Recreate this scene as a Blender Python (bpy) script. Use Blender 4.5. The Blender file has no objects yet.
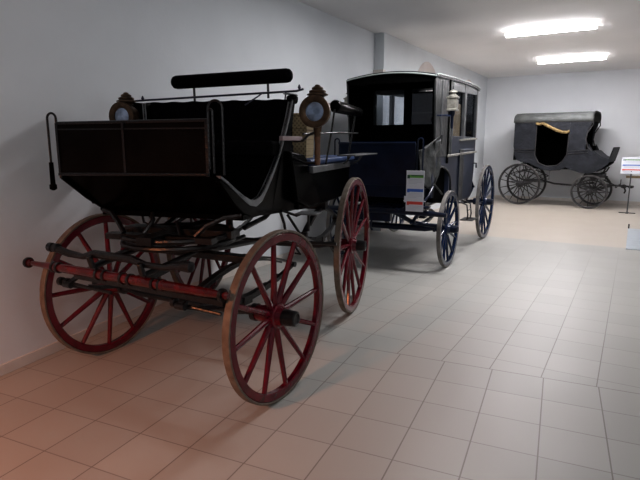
import bpy, bmesh, math, random
from mathutils import Vector, Matrix
random.seed(7)
C = bpy.context.scene.collection
PI = math.pi
R = math.radians

# ------------------------------------------------------------ materials
def mat(name, col, rough=.5, metal=0., noise=0., nscale=8., bump=0., bscale=60., coat=0., emit=None, estr=0., spec=.5, col2=None):
    m = bpy.data.materials.new(name); m.use_nodes = True
    nt = m.node_tree; b = nt.nodes['Principled BSDF']
    b.inputs['Base Color'].default_value = (*col, 1)
    b.inputs['Roughness'].default_value = rough
    b.inputs['Metallic'].default_value = metal
    b.inputs['Specular IOR Level'].default_value = spec
    b.inputs['Coat Weight'].default_value = coat
    b.inputs['Coat Roughness'].default_value = .08
    tc = nt.nodes.new('ShaderNodeTexCoord')
    if noise > 0 or col2:
        n = nt.nodes.new('ShaderNodeTexNoise'); n.inputs['Scale'].default_value = nscale; n.inputs['Detail'].default_value = 5
        nt.links.new(tc.outputs['Object'], n.inputs['Vector'])
        mx = nt.nodes.new('ShaderNodeMix'); mx.data_type = 'RGBA'
        c2 = col2 or tuple(c * (1 - noise) for c in col)
        c1 = col if col2 else tuple(min(1, c * (1 + noise)) for c in col)
        mx.inputs[6].default_value = (*c1, 1); mx.inputs[7].default_value = (*c2, 1)
        rp = nt.nodes.new('ShaderNodeValToRGB'); rp.color_ramp.elements[0].position = .35; rp.color_ramp.elements[1].position = .65
        nt.links.new(n.outputs['Fac'], rp.inputs['Fac'])
        nt.links.new(rp.outputs['Color'], mx.inputs[0])
        nt.links.new(mx.outputs[2], b.inputs['Base Color'])
    if bump > 0:
        n2 = nt.nodes.new('ShaderNodeTexNoise'); n2.inputs['Scale'].default_value = bscale; n2.inputs['Detail'].default_value = 3
        nt.links.new(tc.outputs['Object'], n2.inputs['Vector'])
        bp = nt.nodes.new('ShaderNodeBump'); bp.inputs['Strength'].default_value = bump; bp.inputs['Distance'].default_value = .02
        nt.links.new(n2.outputs['Fac'], bp.inputs['Height']); nt.links.new(bp.outputs['Normal'], b.inputs['Normal'])
    if emit:
        b.inputs['Emission Color'].default_value = (*emit, 1); b.inputs['Emission Strength'].default_value = estr
    return m

M = {}
M['wall'] = mat('wall_paint', (.735, .765, .79), .85, noise=.03, nscale=1.2, bump=.05, bscale=25)
M['wall_back'] = mat('wall_paint_back', (.77, .79, .815), .85, noise=.02, nscale=1., bump=.04, bscale=25)
M['ceil'] = mat('ceiling_paint', (.90, .89, .885), .9, noise=.03, nscale=.8)
M['niche'] = mat('arch_paint', (.62, .57, .55), .9, noise=.05, nscale=3)
M['skirt'] = mat('skirting_tile', (.66, .62, .58), .5, noise=.04)
M['black'] = mat('black_lacquer', (.002, .002, .002), .24, noise=.2, nscale=6, coat=.0, spec=.08)
M['inner'] = mat('black_lining', (.003, .003, .003), .9, bump=.3, bscale=40, spec=.1)
M['panel'] = mat('dash_leather', (.005, .004, .0035), .36, noise=.3, nscale=5, bump=.1, bscale=90, spec=.15)
M['blackiron'] = mat('black_iron', (.005, .005, .006), .30, noise=.3, nscale=12, bump=.2, bscale=70)
M['red'] = mat('wine_red_paint', (.105, .003, .011), .2, noise=.25, nscale=14, coat=.25, spec=.35)
M['redbar'] = mat('red_bar_paint', (.10, .004, .005), .22, coat=.3, col2=(.04, .002, .003), nscale=18)
M['tyre'] = mat('worn_iron_tyre', (.10, .075, .055), .6, col2=(.17, .14, .11), nscale=16, bump=.3)
M['steel'] = mat('polished_steel', (.20, .21, .22), .3, metal=.8, noise=.2, nscale=15)
M['railsteel'] = mat('blued_steel', (.06, .06, .09), .3, metal=.7)
M['dullmetal'] = mat('dull_grey_metal', (.12, .125, .13), .4, metal=.4, noise=.2, nscale=10)
M['brass'] = mat('aged_brass', (.085, .05, .028), .42, metal=.6, noise=.35, nscale=22)
M['brasspost'] = mat('brown_post', (.17, .085, .045), .45, metal=.2, noise=.3, nscale=18)
M['glass'] = mat('lamp_glass', (.35, .42, .55), .08, metal=.6, noise=.35, nscale=22)
M['cushion'] = mat('black_cushion', (.003, .003, .0035), .8, bump=.35, bscale=30, spec=.12)
M['navy'] = mat('navy_paint', (.004, .009, .027), .3, noise=.25, nscale=7, coat=.1, spec=.3)
M['bluewheel'] = mat('blue_wheel_paint', (.005, .016, .055), .25, noise=.25, nscale=12, coat=.25, spec=.35)
M['bluecush'] = mat('blue_cloth', (.018, .045, .13), .6, noise=.2, nscale=9, bump=.2)
M['bluegrey'] = mat('slate_blue_panel', (.020, .027, .052), .35, noise=.2, nscale=5, coat=.15)
M['greytyre'] = mat('grey_tyre', (.16, .15, .14), .65, noise=.25, nscale=14, bump=.3)
M['leather'] = mat('grey_leather', (.032, .034, .035), .5, noise=.45, nscale=9, bump=.6, bscale=14)
M['apron'] = mat('creased_apron', (.045, .048, .048), .42, noise=.5, nscale=11, bump=1., bscale=13)
M['roofedge'] = mat('pale_roof_bead', (.42, .47, .45), .4)
M['silver'] = mat('tarnished_silver', (.36, .35, .31), .35, metal=.55, noise=.3, nscale=18)
M['tan'] = mat('tan_lining', (.30, .215, .12), .8, noise=.2, nscale=10)
M['darkgrey'] = mat('old_charcoal_leather', (.018, .020, .026), .6, noise=.3, spec=.3, nscale=6, bump=.6, bscale=16)
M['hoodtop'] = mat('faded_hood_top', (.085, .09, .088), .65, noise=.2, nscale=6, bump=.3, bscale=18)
M['oldwheel'] = mat('old_dark_wood', (.030, .028, .030), .55, noise=.4, nscale=14, bump=.3)
M['oldtyre'] = mat('dusty_tyre', (.085, .08, .078), .7, noise=.3, nscale=14)
M['curtain'] = mat('ochre_curtain', (.24, .17, .075), .85, noise=.3, nscale=25, bump=.5, bscale=40)
M['paper'] = mat('white_card', (.70, .72, .78), .5)
M['green'] = mat('green_print', (.16, .42, .09), .5)
M['darkprint'] = mat('dark_print', (.03, .08, .06), .5)
M['blue'] = mat('blue_print', (.06, .16, .55), .5)
M['redp'] = mat('red_print', (.72, .10, .08), .5)
M['grprint'] = mat('faint_grey_print', (.50, .53, .60), .5)
M['wood'] = mat('pale_pole_wood', (.30, .225, .14), .55, noise=.3, nscale=9)
M['mat_grey'] = mat('grey_blue_sheet', (.42, .46, .50), .4, noise=.05)
M['tube'] = mat('fluorescent_tube', (1, 1, 1), .5, emit=(1, .97, 1.0), estr=50)
M['housing'] = mat('white_housing', (.85, .85, .86), .5, emit=(1, 1, 1), estr=1.5)
M['pane'] = None

for k_ in ('black', 'panel', 'cushion', 'inner'):
    M[k_].node_tree.nodes['Principled BSDF'].inputs['IOR'].default_value = 1.22 if k_ != 'inner' else 1.1

def glassy(name, tint, alpha):
    m = bpy.data.materials.new(name); m.use_nodes = True; nt = m.node_tree
    nt.nodes.clear()
    o = nt.nodes.new('ShaderNodeOutputMaterial'); t = nt.nodes.new('ShaderNodeBsdfTransparent'); t.inputs[0].default_value = (*tint, 1)
    g = nt.nodes.new('ShaderNodeBsdfGlossy'); g.inputs['Roughness'].default_value = .05; g.inputs[0].default_value = (.8, .85, .95, 1)
    mx = nt.nodes.new('ShaderNodeMixShader'); mx.inputs[0].default_value = alpha
    nt.links.new(t.outputs[0], mx.inputs[1]); nt.links.new(g.outputs[0], mx.inputs[2]); nt.links.new(mx.outputs[0], o.inputs[0])
    return m
M['pane'] = glassy('window_glass', (.86, .88, .9), .05)

def wicker():
    m = bpy.data.materials.new('woven_cane'); m.use_nodes = True; nt = m.node_tree; b = nt.nodes['Principled BSDF']
    tc = nt.nodes.new('ShaderNodeTexCoord')
    def wave(rz):
        mp = nt.nodes.new('ShaderNodeMapping'); mp.inputs['Rotation'].default_value = (0, rz, 0)
        w = nt.nodes.new('ShaderNodeTexWave'); w.inputs['Scale'].default_value = 13; w.inputs['Distortion'].default_value = 1.2
        nt.links.new(tc.outputs['Object'], mp.inputs[0]); nt.links.new(mp.outputs[0], w.inputs[0]); return w
    a, c = wave(.75), wave(-.75)
    mm = nt.nodes.new('ShaderNodeMath'); mm.operation = 'MULTIPLY'
    nt.links.new(a.outputs['Fac'], mm.inputs[0]); nt.links.new(c.outputs['Fac'], mm.inputs[1])
    mx = nt.nodes.new('ShaderNodeMix'); mx.data_type = 'RGBA'
    mx.inputs[6].default_value = (.40, .32, .19, 1); mx.inputs[7].default_value = (.13, .09, .05, 1)
    nt.links.new(mm.outputs[0], mx.inputs[0]); nt.links.new(mx.outputs[2], b.inputs['Base Color'])
    b.inputs['Roughness'].default_value = .7
    return m
M['wicker'] = wicker()

def floor_mat():
    m = bpy.data.materials.new('floor_tiles'); m.use_nodes = True; nt = m.node_tree; b = nt.nodes['Principled BSDF']
    N = nt.nodes.new; L = nt.links.new
    tc = N('ShaderNodeTexCoord')
    def math_(op, a, bb=None, cc=None):
        n = N('ShaderNodeMath'); n.operation = op
        for i, v in enumerate((a, bb, cc)):
            if v is None: continue
            if isinstance(v, (int, float)): n.inputs[i].default_value = v
            else: L(v, n.inputs[i])
        return n.outputs[0]
    def grid(ox, oy, ang, s, w):
        mp = N('ShaderNodeMapping'); mp.vector_type = 'TEXTURE'
        mp.inputs['Location'].default_value = (ox, oy, 0); mp.inputs['Rotation'].default_value = (0, 0, ang); mp.inputs['Scale'].default_value = (s, s, 1)
        L(tc.outputs['Object'], mp.inputs[0])
        sp = N('ShaderNodeSeparateXYZ'); L(mp.outputs[0], sp.inputs[0])
        res = []
        for k in (0, 1):
            d = math_('ABSOLUTE', math_('SUBTRACT', math_('FRACT', math_('ADD', sp.outputs[k], .5)), .5))
            res.append(math_('MULTIPLY', math_('LESS_THAN', d, w), 1. if k == 0 else .75))
        g = math_('MAXIMUM', *res)
        fx = math_('FLOOR', sp.outputs[0]); fy = math_('FLOOR', sp.outputs[1])
        cb = N('ShaderNodeCombineXYZ'); L(fx, cb.inputs[0]); L(fy, cb.inputs[1])
        wn = N('ShaderNodeTexWhiteNoise'); L(cb.outputs[0], wn.inputs[0])
        return g, wn.outputs['Value'], sp.outputs[1]
    g1, r1, v1 = grid(-1.0172, 3.423, .1121, .319, .011)       # near tiles
    g2, r2, v2 = grid(-1.0393, 3.3301, 0., .3204, .010)        # far tiles, square to the walls
    low = math_('LESS_THAN', v1, 0.)
    seam = math_('LESS_THAN', math_('ABSOLUTE', v1), .012)
    def sel(a, c):
        n = N('ShaderNodeMix'); n.data_type = 'FLOAT'; L(low, n.inputs[0]); L(a, n.inputs[3]); L(c, n.inputs[2]); return n.outputs[0]
    g = math_('MAXIMUM', sel(g1, g2), seam); rr = sel(r1, r2)
    sx = N('ShaderNodeSeparateXYZ'); L(tc.outputs['Object'], sx.inputs[0])
    # grout fades away past the old slab edge
    fr = N('ShaderNodeMapRange'); fr.inputs[1].default_value = 4.0; fr.inputs[2].default_value = 8.8; fr.inputs[3].default_value = .9; fr.inputs[4].default_value = .0
    L(sx.outputs[1], fr.inputs[0])
    g = math_('MULTIPLY', g, fr.outputs[0])
    nz = N('ShaderNodeTexNoise'); nz.inputs['Scale'].default_value = 2.2; nz.inputs['Detail'].default_value = 6; L(tc.outputs['Object'], nz.inputs[0])
    base = N('ShaderNodeMix'); base.data_type = 'RGBA'; base.inputs[6].default_value = (.365, .36, .34, 1); base.inputs[7].default_value = (.41, .405, .38, 1)
    L(math_('ADD', math_('MULTIPLY', rr, .6), math_('MULTIPLY', nz.outputs['Fac'], .5)), base.inputs[0])
    far = N('ShaderNodeMix'); far.data_type = 'RGBA'; far.inputs[7].default_value = (.47, .425, .37, 1)
    fr2 = N('ShaderNodeMapRange'); fr2.inputs[1].default_value = 8.7; fr2.inputs[2].default_value = 8.78
    L(sx.outputs[1], fr2.inputs[0]); L(fr2.outputs[0], far.inputs[0]); L(base.outputs[2], far.inputs[6])
    gm = N('ShaderNodeMix'); gm.data_type = 'RGBA'; gm.inputs[7].default_value = (.16, .14, .125, 1)
    L(math_('MULTIPLY', g, .85), gm.inputs[0]); L(far.outputs[2], gm.inputs[6])
    L(gm.outputs[2], b.inputs['Base Color'])
    L(math_('ADD', .36, math_('MULTIPLY', nz.outputs['Fac'], .16)), b.inputs['Roughness'])
    bp = N('ShaderNodeBump'); bp.inputs['Strength'].default_value = .25; bp.inputs['Distance'].default_value = .004; bp.invert = True
    L(g, bp.inputs['Height']); L(bp.outputs[0], b.inputs['Normal'])
    return m
M['floor'] = floor_mat()

# ------------------------------------------------------------ mesh helpers
FMAP = None
class MB:
    """collects shapes; body space is (s, f, z): s across, f forward, z up"""
    def __init__(s, fwd=True): s.bm = bmesh.new(); s.k = -1 if fwd else 1
    def P(s, p): return Vector((p[0], s.k * (FMAP(p[1]) if FMAP else p[1]), p[2]))
    def poly(s, pts, faces):
        vs = [s.bm.verts.new(s.P(p)) for p in pts]
        for f in faces: s.bm.faces.new([vs[i] for i in f])
        return s
    def box(s, a, b):
        x0, y0, z0 = a; x1, y1, z1 = b
        pts = [(x, y, z) for x in (x0, x1) for y in (y0, y1) for z in (z0, z1)]
        return s.poly(pts, [(0, 1, 3, 2), (4, 6, 7, 5), (0, 4, 5, 1), (2, 3, 7, 6), (0, 2, 6, 4), (1, 5, 7, 3)])
    def loft(s, A, B, closed=True):
        n = len(A); return s.poly(list(A) + list(B), ([tuple(range(n)), tuple(range(2 * n - 1, n - 1, -1))] if closed else []) + [(i, (i + 1) % n, n + (i + 1) % n, n + i) for i in range(n)])
    def side(s, fz, s0, s1):                                # prism: outline in (f,z), thickness across
        return s.loft([(s0, f, z) for f, z in fz], [(s1, f, z) for f, z in fz])
    def frontp(s, sz, f0, f1):                              # prism: outline in (s,z), thickness along f
        return s.loft([(x, f0, z) for x, z in sz], [(x, f1, z) for x, z in sz])
    def plan(s, sf, z0, z1):
        return s.loft([(x, f, z0) for x, f in sf], [(x, f, z1) for x, f in sf])
    def tube(s, pts, r, n=10, closed=False, flat=1.):
        pts = [s.P(p) for p in pts]; m = len(pts)
        rr = r if isinstance(r, (list, tuple)) else [r] * m
        rings = []; up = None
        for i, p in enumerate(pts):
            if closed: t = pts[(i + 1) % m] - pts[i - 1]
            else: t = pts[min(i + 1, m - 1)] - pts[max(i - 1, 0)]
            t.normalize()
            if up is None:
                up = Vector((0, 0, 1)) if abs(t.z) < .9 else Vector((1, 0, 0))
            up = (up - t * up.dot(t)).normalized(); sd = t.cross(up)
            rings.append([s.bm.verts.new(p + (up * math.cos(a) * flat + sd * math.sin(a)) * rr[i]) for a in [2 * PI * k / n for k in range(n)]])
        for i in range(m if closed else m - 1):
            A = rings[i]; B = rings[(i + 1) % m]
            for k in range(n): s.bm.faces.new((A[k], A[(k + 1) % n], B[(k + 1) % n], B[k]))
        if not closed:
            s.bm.faces.new(rings[0]); s.bm.faces.new(rings[-1][::-1])
        return s
    def bar(s, p0, p1, w, h, up=(0, 0, 1)):                 # oriented box, w sideways, h along up
        a = s.P(p0); b = s.P(p1); t = (b - a).normalized(); u = s.P(up); u = (u - t * u.dot(t)).normalized(); d = t.cross(u)
        vs = []
        for q in (a, b):
            for i, j in ((-1, -1), (1, -1), (1, 1), (-1, 1)): vs.append(s.bm.verts.new(q + d * i * w / 2 + u * j * h / 2))
        for f in ((3, 2, 1, 0), (4, 5, 6, 7), (0, 1, 5, 4), (1, 2, 6, 5), (2, 3, 7, 6), (3, 0, 4, 7)): s.bm.faces.new([vs[i] for i in f])
        return s
    def strip(s, pts, w, t, across=(1, 0, 0)):              # flat strap following pts, w wide along 'across'
        P = [s.P(p) for p in pts]; ac = s.P(across).normalized(); m = len(P); R_ = []
        for i in range(m):
            tg = (P[min(i + 1, m - 1)] - P[max(i - 1, 0)]).normalized(); nn = tg.cross(ac).normalized()
            R_.append([s.bm.verts.new(P[i] + ac * a * w / 2 + nn * b * t / 2) for a, b in ((-1, -1), (1, -1), (1, 1), (-1, 1))])
        for i in range(m - 1):
            for k in range(4): s.bm.faces.new((R_[i][k], R_[i][(k + 1) % 4], R_[i + 1][(k + 1) % 4], R_[i + 1][k]))
        s.bm.faces.new(R_[0][::-1]); s.bm.faces.new(R_[-1]); return s
    def lathe(s, prof, c=(0, 0, 0), axis='x', n=24):        # prof: (along, radius)
        c = s.P(c); rings = []
        for a, r in prof:
            ring = []
            for k in range(n):
                q = 2 * PI * k / n; u, v = r * math.cos(q), r * math.sin(q)
                d = {'x': (a, u, v), 'y': (u, s.k * a, v), 'z': (u, v, a)}[axis]
                ring.append(s.bm.verts.new(c + Vector(d)))
            rings.append(ring)
        for A, B in zip(rings, rings[1:]):
            for k in range(n): s.bm.faces.new((A[k], A[(k + 1) % n], B[(k + 1) % n], B[k]))
        s.bm.faces.new(rings[0]); s.bm.faces.new(rings[-1][::-1]); return s
    def split(s, name, m, parent=None, **k):
        """one object per loose piece (pieces on the same side that touch in range stay together)"""
        bm = s.bm; bm.verts.ensure_lookup_table(); seen = set(); out = []
        for v in bm.verts:
            if v.index in seen or v in seen: continue
            st = [v]; isl = []
            seen.add(v)
            while st:
                q = st.pop(); isl.append(q)
                for e in q.link_edges:
                    w_ = e.other_vert(q)
                    if w_ not in seen: seen.add(w_); st.append(w_)
            out.append(isl)
        res = []
        for isl in out:
            nb = MB(False); mp = {v: nb.bm.verts.new(v.co) for v in isl}
            fs = set(f for v in isl for f in v.link_faces)
            for f in fs: nb.bm.faces.new([mp[v] for v in f.verts])
            res.append(nb.done(name, m, parent, **k))
        bm.free(); return res
    def done(s, name, m, parent=None, bevel=0., loc=(0, 0, 0), rot=(0, 0, 0), seg=2, ang=35):
        bmesh.ops.recalc_face_normals(s.bm, faces=s.bm.faces)
        me = bpy.data.meshes.new(name); s.bm.to_mesh(me); s.bm.free()
        o = bpy.data.objects.new(name, me); C.objects.link(o)
        me.materials.append(m if not isinstance(m, str) else M[m])
        for p in me.polygons: p.use_smooth = True
        me.set_sharp_from_angle(angle=R(ang))
        o.location = loc; o.rotation_euler = rot
        if parent: o.parent = parent
        if bevel:
            b = o.modifiers.new('bevel', 'BEVEL'); b.width = bevel; b.segments = seg; b.limit_method = 'ANGLE'; b.angle_limit = R(30)
        return o

def thing(name, label, cat, loc=(0, 0, 0), rz=0, group=None):
    o = bpy.data.objects.new(name, None); C.objects.link(o); o.location = loc; o.rotation_euler = (0, 0, rz); o.empty_display_size = .2
    o['label'] = label; o['category'] = cat
    if group: o['group'] = group
    return o
def tag(o, label, cat, group=None):
    o['label'] = label; o['category'] = cat
    if group: o['group'] = group
    return o
def struct(o): o['kind'] = 'structure'; return o
def lab(o, t): o['label'] = t; return o
def arc(c, r, a0, a1, n, pl='fz', x=0):
    out = []
    for i in range(n + 1):
        a = R(a0 + (a1 - a0) * i / n); p, q = c[0] + r * math.cos(a), c[1] + r * math.sin(a)
        out.append({'fz': (x, p, q), 'sz': (p, x, q), 'sf': (p, q, x), '2': (p, q)}[pl])
    return out

# ------------------------------------------------------------ room
H = 3.284
WP = [(-3.30, .55), (-3.45, 1.68), (-3.54, 2.25), (-3.66, 2.95), (-3.80, 3.5), (-3.872, 4.2), (-3.872, 8.30)]
def ribbon(P, z0, z1, t, off=0.):
    mb = MB(False)
    A = [(x + off, y, z0) for x, y in P] + [(x + off - t, y, z0) for x, y in reversed(P)]
    B = [(x, y, z1) for x, y, _ in A]
    mb.loft(A, B); return mb
struct(ribbon(WP, 0, H, .3).done('wall_left', 'wall', ang=10))
struct(ribbon(WP, 0, .075, .012, .012).done('baseboard_left', 'skirt', bevel=.003))
mb = MB(False); mb.box((-4.17, 8.30, 0), (-3.706, 15.6, H)); struct(mb.done('wall_left_rear', 'wall'))
mb = MB(False); mb.box((-3.706, 8.29, 0), (-3.694, 15.27, .075)); struct(mb.done('baseboard_left_rear', 'skirt', bevel=.003))
mb = MB(False); mb.box((-3.706, 15.288, 0), (4.2, 15.6, H)); struct(mb.done('wall_back', 'wall_back'))
mb = MB(False); mb.box((-3.69, 15.276, 0), (4.2, 15.288, .075)); struct(mb.done('baseboard_back', 'skirt', bevel=.003))
mb = MB(False); mb.box((-4.2, -3.2, -.1), (4.2, 15.6, 0)); struct(mb.done('floor', 'floor'))
mb = MB(False); mb.box((-4.2, -3.2, H), (4.2, 15.6, H + .1)); struct(mb.done('ceiling', 'ceil'))
mb = MB(False); mb.box((4.2, -3.2, 0), (4.4, 15.6, H)); struct(mb.done('wall_right', 'wall_back'))
# little moulded capital on the wall return, and two arched recess panels
mb = MB(False); mb.box((-3.90, 8.25, 2.63), (-3.69, 8.34, 2.70)).box((-3.885, 8.265, 2.60), (-3.70, 8.33, 2.63)); struct(mb.done('trim_1', 'skirt', bevel=.004))
for i, (yc, rr, zc) in enumerate(((10.43, .74, 2.35), (13.45, .5, 2.55))):
    mb = MB(False); pts = [(yc - rr, 1.1)] + [(yc + rr, 1.1)] + [(p, q) for p, q in arc((yc, zc), rr, 0, 180, 24, '2')]
    mb.loft([(-3.71, p, q) for p, q in pts], [(-3.700, p, q) for p, q in pts]); struct(mb.done('trim_%d' % (i + 2), 'niche'))

# ------------------------------------------------------------ ceiling lights
def ceiling_light(x, y, label):
    t = thing('ceiling_light', label, 'light', (x, y, H), 0, None)
    mb = MB(False); mb.box((-.64, -.06, -.045), (.64, .06, 0)); hs = mb.done('housing', 'housing', t, bevel=.006)
    for k in (-1, 1):
        mb = MB(False); mb.tube([(-.63, k * .036, -.068), (.63, k * .036, -.068)], .018, 12); mb.done('tube', 'tube', t)
        for e in (-1, 1):
            mb = MB(False); mb.box((e * .645 - .015, k * .036 - .02, -.09), (e * .645 + .015, k * .036 + .02, -.044)); mb.done('lamp_holder', 'housing', t, bevel=.003)
    return t
ceiling_light(-1.33, 9.24, 'larger, nearer bright fluorescent ceiling light')
ceiling_light(-1.35, 12.6, 'smaller, farther fluorescent ceiling light above the old charcoal carriage')

# ------------------------------------------------------------ wheels
def wheel(parent, loc, rad, nsp, mp, mt, side=1, rz=0, hubm='blackiron', hubr=.062, fel=.05, fw_=.042, spr=.017, hl=.12, phase=0., dish=.035):
    """rim mesh is the wheel; tyre, hub, hub cap and every spoke are its children. local +x is outward"""
    sgn = side
    rot = (phase, 0, rz if side > 0 else rz + PI)
    n = 64; mb = MB(False)
    ro = rad - .014; ri = ro - fel
    def ring(mb, r0, r1, x0, x1, ch=.006):
        prof = [(x0 + ch, r1), (x1 - ch, r1), (x1, r1 - ch if r1 > r0 else r1), (x1, r0 + ch), (x1 - ch, r0), (x0 + ch, r0), (x0, r0 + ch), (x0, r1 - ch)]
        rings = []
        for k in range(n):
            a = 2 * PI * k / n; rings.append([mb.bm.verts.new(Vector((x, r * math.cos(a), r * math.sin(a)))) for x, r in prof])
        for k in range(n):
            A, B = rings[k], rings[(k + 1) % n]
            for i in range(len(prof)): mb.bm.faces.new((A[i], A[(i + 1) % 8], B[(i + 1) % 8], B[i]))
    ring(mb, ri, ro, -fw_ / 2, fw_ / 2)
    w = mb.done('wheel', mp, parent, loc=loc, rot=rot)
    mb = MB(False); ring(mb, ro - .001, rad, -fw_ / 2 - .002, fw_ / 2 + .002, .003); mb.done('tyre', mt, w)
    mb = MB(False); h0 = -dish
    mb.lathe([(h0 - hl, hubr * .75), (h0 - hl * .6, hubr * .85), (h0 - .035, hubr * 1.05), (h0 - .03, hubr * 1.2), (h0 + .03, hubr * 1.2), (h0 + .035, hubr * 1.0), (h0 + hl * .55, hubr * .85)], n=24)
    mb.done('hub', mp, w)
    mb = MB(False); c0 = h0 + hl * .5
    mb.lathe([(c0, hubr * .74), (c0 + .015, hubr * .8), (c0 + .085, hubr * .72), (c0 + .09, hubr * .55), (c0 + .082, hubr * .45), (c0 + .082, .003)], n=24)
    mb.done('hub_cap', hubm, w)
    mb = MB(False); mb.lathe([(h0 - hl, hubr * .86), (h0 - hl - .03, hubr * .86), (h0 - hl - .035, hubr * .5)], n=20); mb.done('hub_band', hubm, w)
    mb = MB(False); r0, r1 = hubr * .9, ri + .006
    pts = [(h0 + dish * (r - r0) / (r1 - r0), 0, r) for r in (r0, r0 + (r1 - r0) * .12, r0 + (r1 - r0) * .5, r1)]
    mb.tube(pts, [spr * 1.3, spr * 1.15, spr, spr * .85], 10, flat=1.0)
    sp0 = mb.done('spoke', mp, w)
    for k in range(1, nsp):
        o = sp0.copy(); C.objects.link(o); o.parent = w; o.rotation_euler = (2 * PI * k / nsp, 0, 0)
    return w

def spring_pts(s, fc, L, z_end, z_mid, n=14):
    return [(s, fc + L * t, z_mid + (z_end - z_mid) * (abs(t) ** 1.8)) for t in [-1 + 2 * i / n for i in range(n + 1)]]
def elliptic(parent, s, fc, L, z0, zmid, z1, m='blackiron', w=.04):
    sp = MB(); sp.strip(spring_pts(s, fc, L, zmid, z0), w, .013)
    sp.strip(spring_pts(s, fc, L * .72, z0 + .013 + (zmid - z0) * .55, z0 + .013), w, .011)
    sp.strip(spring_pts(s, fc, L * .45, z0 + .025 + (zmid - z0) * .22, z0 + .025), w, .011)
    sp.strip(spring_pts(s, fc, L, zmid + .012, z1), w, .013)
    sp.strip(spring_pts(s, fc, L * .72, z1 - .013 - (z1 - zmid) * .55, z1 - .013), w, .011)
    for e in (-1, 1): sp.lathe([(-w * .75, .014), (-w * .75, .019), (w * .75, .019), (w * .75, .014)], (s, fc + e * L, zmid + .006), n=12)
    for z in (z0, z1): sp.box((s - w * .7, fc - .04, z - .02), (s + w * .7, fc + .04, z + .03))
    return sp.done('leaf_spring', m, parent)
def axle(parent, f, half, z, m='blackiron', th=.045, rz=0, origin=None):
    mb = MB(); mb.bar((-half, f, z), (-half * .72, f, z), th, th).bar((half, f, z), (half * .72, f, z), th, th)
    mb.tube([(-half * .75, f, z), (-half * .6, f, z - .02), (half * .6, f, z - .02), (half * .75, f, z)], th * .55, 10)
    return mb.done('axle', m, parent, rot=(0, 0, rz))

# ============================================================ carriage 1: black break with wine red wheels
c1 = thing('open_carriage', 'open black horse carriage with wine red wheels, nearest to the viewer', 'carriage', (-2.449, 2.39, 0), R(14))
RZ = R(-11.5)
wheel(c1, (.729, -.166, .508), .508, 12, 'red', 'tyre', 1, RZ, phase=.12)
wheel(c1, (-.729, .166, .508), .508, 12, 'red', 'tyre', -1, RZ, phase=.05)
wheel(c1, (.757, 1.605, .604), .604, 14, 'red', 'tyre', 1, 0, phase=.1)
wheel(c1, (-.757, 1.605, .604), .604, 14, 'red', 'tyre', -1, 0, phase=.2)

# hull sides
lip = [(.43, 1.335), (.34, 1.30), (.22, 1.245), (.12, 1.20), (.04, 1.172), (-.04, 1.163), (-.12, 1.178), (-.20, 1.225), (-.30, 1.32), (-.38, 1.43), (-.44, 1.56), (-.48, 1.68), (-.50, 1.79)]
def flare(z): return .50 + (.08 * max(0, (z - 1.25) / .55) if z > 1.25 else 0)
mb = MB()
bot = [(.43, 1.30), (.25, 1.17), (.12, 1.095), (0, 1.065), (-.3, 1.04), (-.7, 1.015), (-1.05, 1.0)]
for sg in (-1, 1):
    # lower skirt between lip and sill
    A = lip[:9]; n = len(A)
    fs = [p[0] for p in A]
    def zb(f):
        for (f0, z0), (f1, z1) in zip(bot, bot[1:]):
            if f1 <= f <= f0: return z0 + (z1 - z0) * (f - f0) / (f1 - f0)
        return bot[-1][1]
    outline = [(f, z) for f, z in lip] + [(-.57, 1.80), (-.575, 1.60), (-.66, 1.36), (-.80, 1.012)] + [(f, z) for f, z in reversed(bot[:6])]
    a = [(sg * flare(z), f, z) for f, z in outline]; b = [(sg * (flare(z) - .022), f, z) for f, z in outline]
    mb.loft(a, b)
body = mb.split('body_side', 'black', c1, bevel=.004)
# rear body box, floor and toe board
mb = MB()
mb.side([(-.78, 1.30), (-.78, 1.012), (-1.1, .99), (-2.2, .99), (-2.38, 1.08), (-2.42, 1.30)], -.52, .52)
mb.done('rear_body', 'black', c1, bevel=.01)
mb = MB(); mb.loft([(x, f, z) for x, f, z in ((-.48, .44, 1.33), (.48, .44, 1.33), (.48, .12, 1.10), (-.48, .12, 1.10))], [(x, f, z) for x, f, z in ((-.48, .42, 1.32), (.48, .42, 1.32), (.48, .10, 1.085), (-.48, .10, 1.085))])
mb.box((-.49, -.8, 1.055), (.49, .12, 1.085))
for k in range(5): mb.lathe([(-.012, .012), (.012, .012)], (-.5, .40 - .075 * k, 1.30 - .053 * k), n=8)
mb.done('footboard', 'black', c1)
# polished edge of the foot opening
mb = MB()
for sg in (-1, 1):
    top = [(sg * (flare(z) + .004), f, z) for f, z in lip]
    wdt = [.014, .016, .02, .027, .036, .042, .036, .028, .022, .018, .016, .014, .012]
    inn = []
    for i, (f, z) in enumerate(lip):
        a = lip[max(i - 1, 0)]; b_ = lip[min(i + 1, len(lip) - 1)]
        t = Vector((b_[0] - a[0], b_[1] - a[1])).normalized(); nrm = Vector((t.y, -t.x)) * -1
        if nrm.y > 0: nrm = -nrm
        if i > 8: nrm = Vector((-1, -.15)).normalized()
        inn.append((sg * (flare(z) + .006), f + nrm.x * wdt[i], z + nrm.y * wdt[i]))
    th = .012
    n = len(top)
    P1 = top + [(x - sg * (.03), f, z) for x, f, z in top]
    pts = top + inn + [(x - sg * .03, f, z) for x, f, z in top] + [(x - sg * .012, f, z) for x, f, z in inn]
    faces = []
    for i in range(n - 1):
        faces += [(i, i + 1, n + i + 1, n + i), (i, 2 * n + i, 2 * n + i + 1, i + 1), (n + i, n + i + 1, 3 * n + i + 1, 3 * n + i), (2 * n + i, 3 * n + i, 3 * n + i + 1, 2 * n + i + 1)]
    faces += [(0, n, 3 * n, 2 * n), (n - 1, 3 * n - 1, 4 * n - 1, 2 * n - 1)]
    mb.poly(pts, faces)
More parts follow.
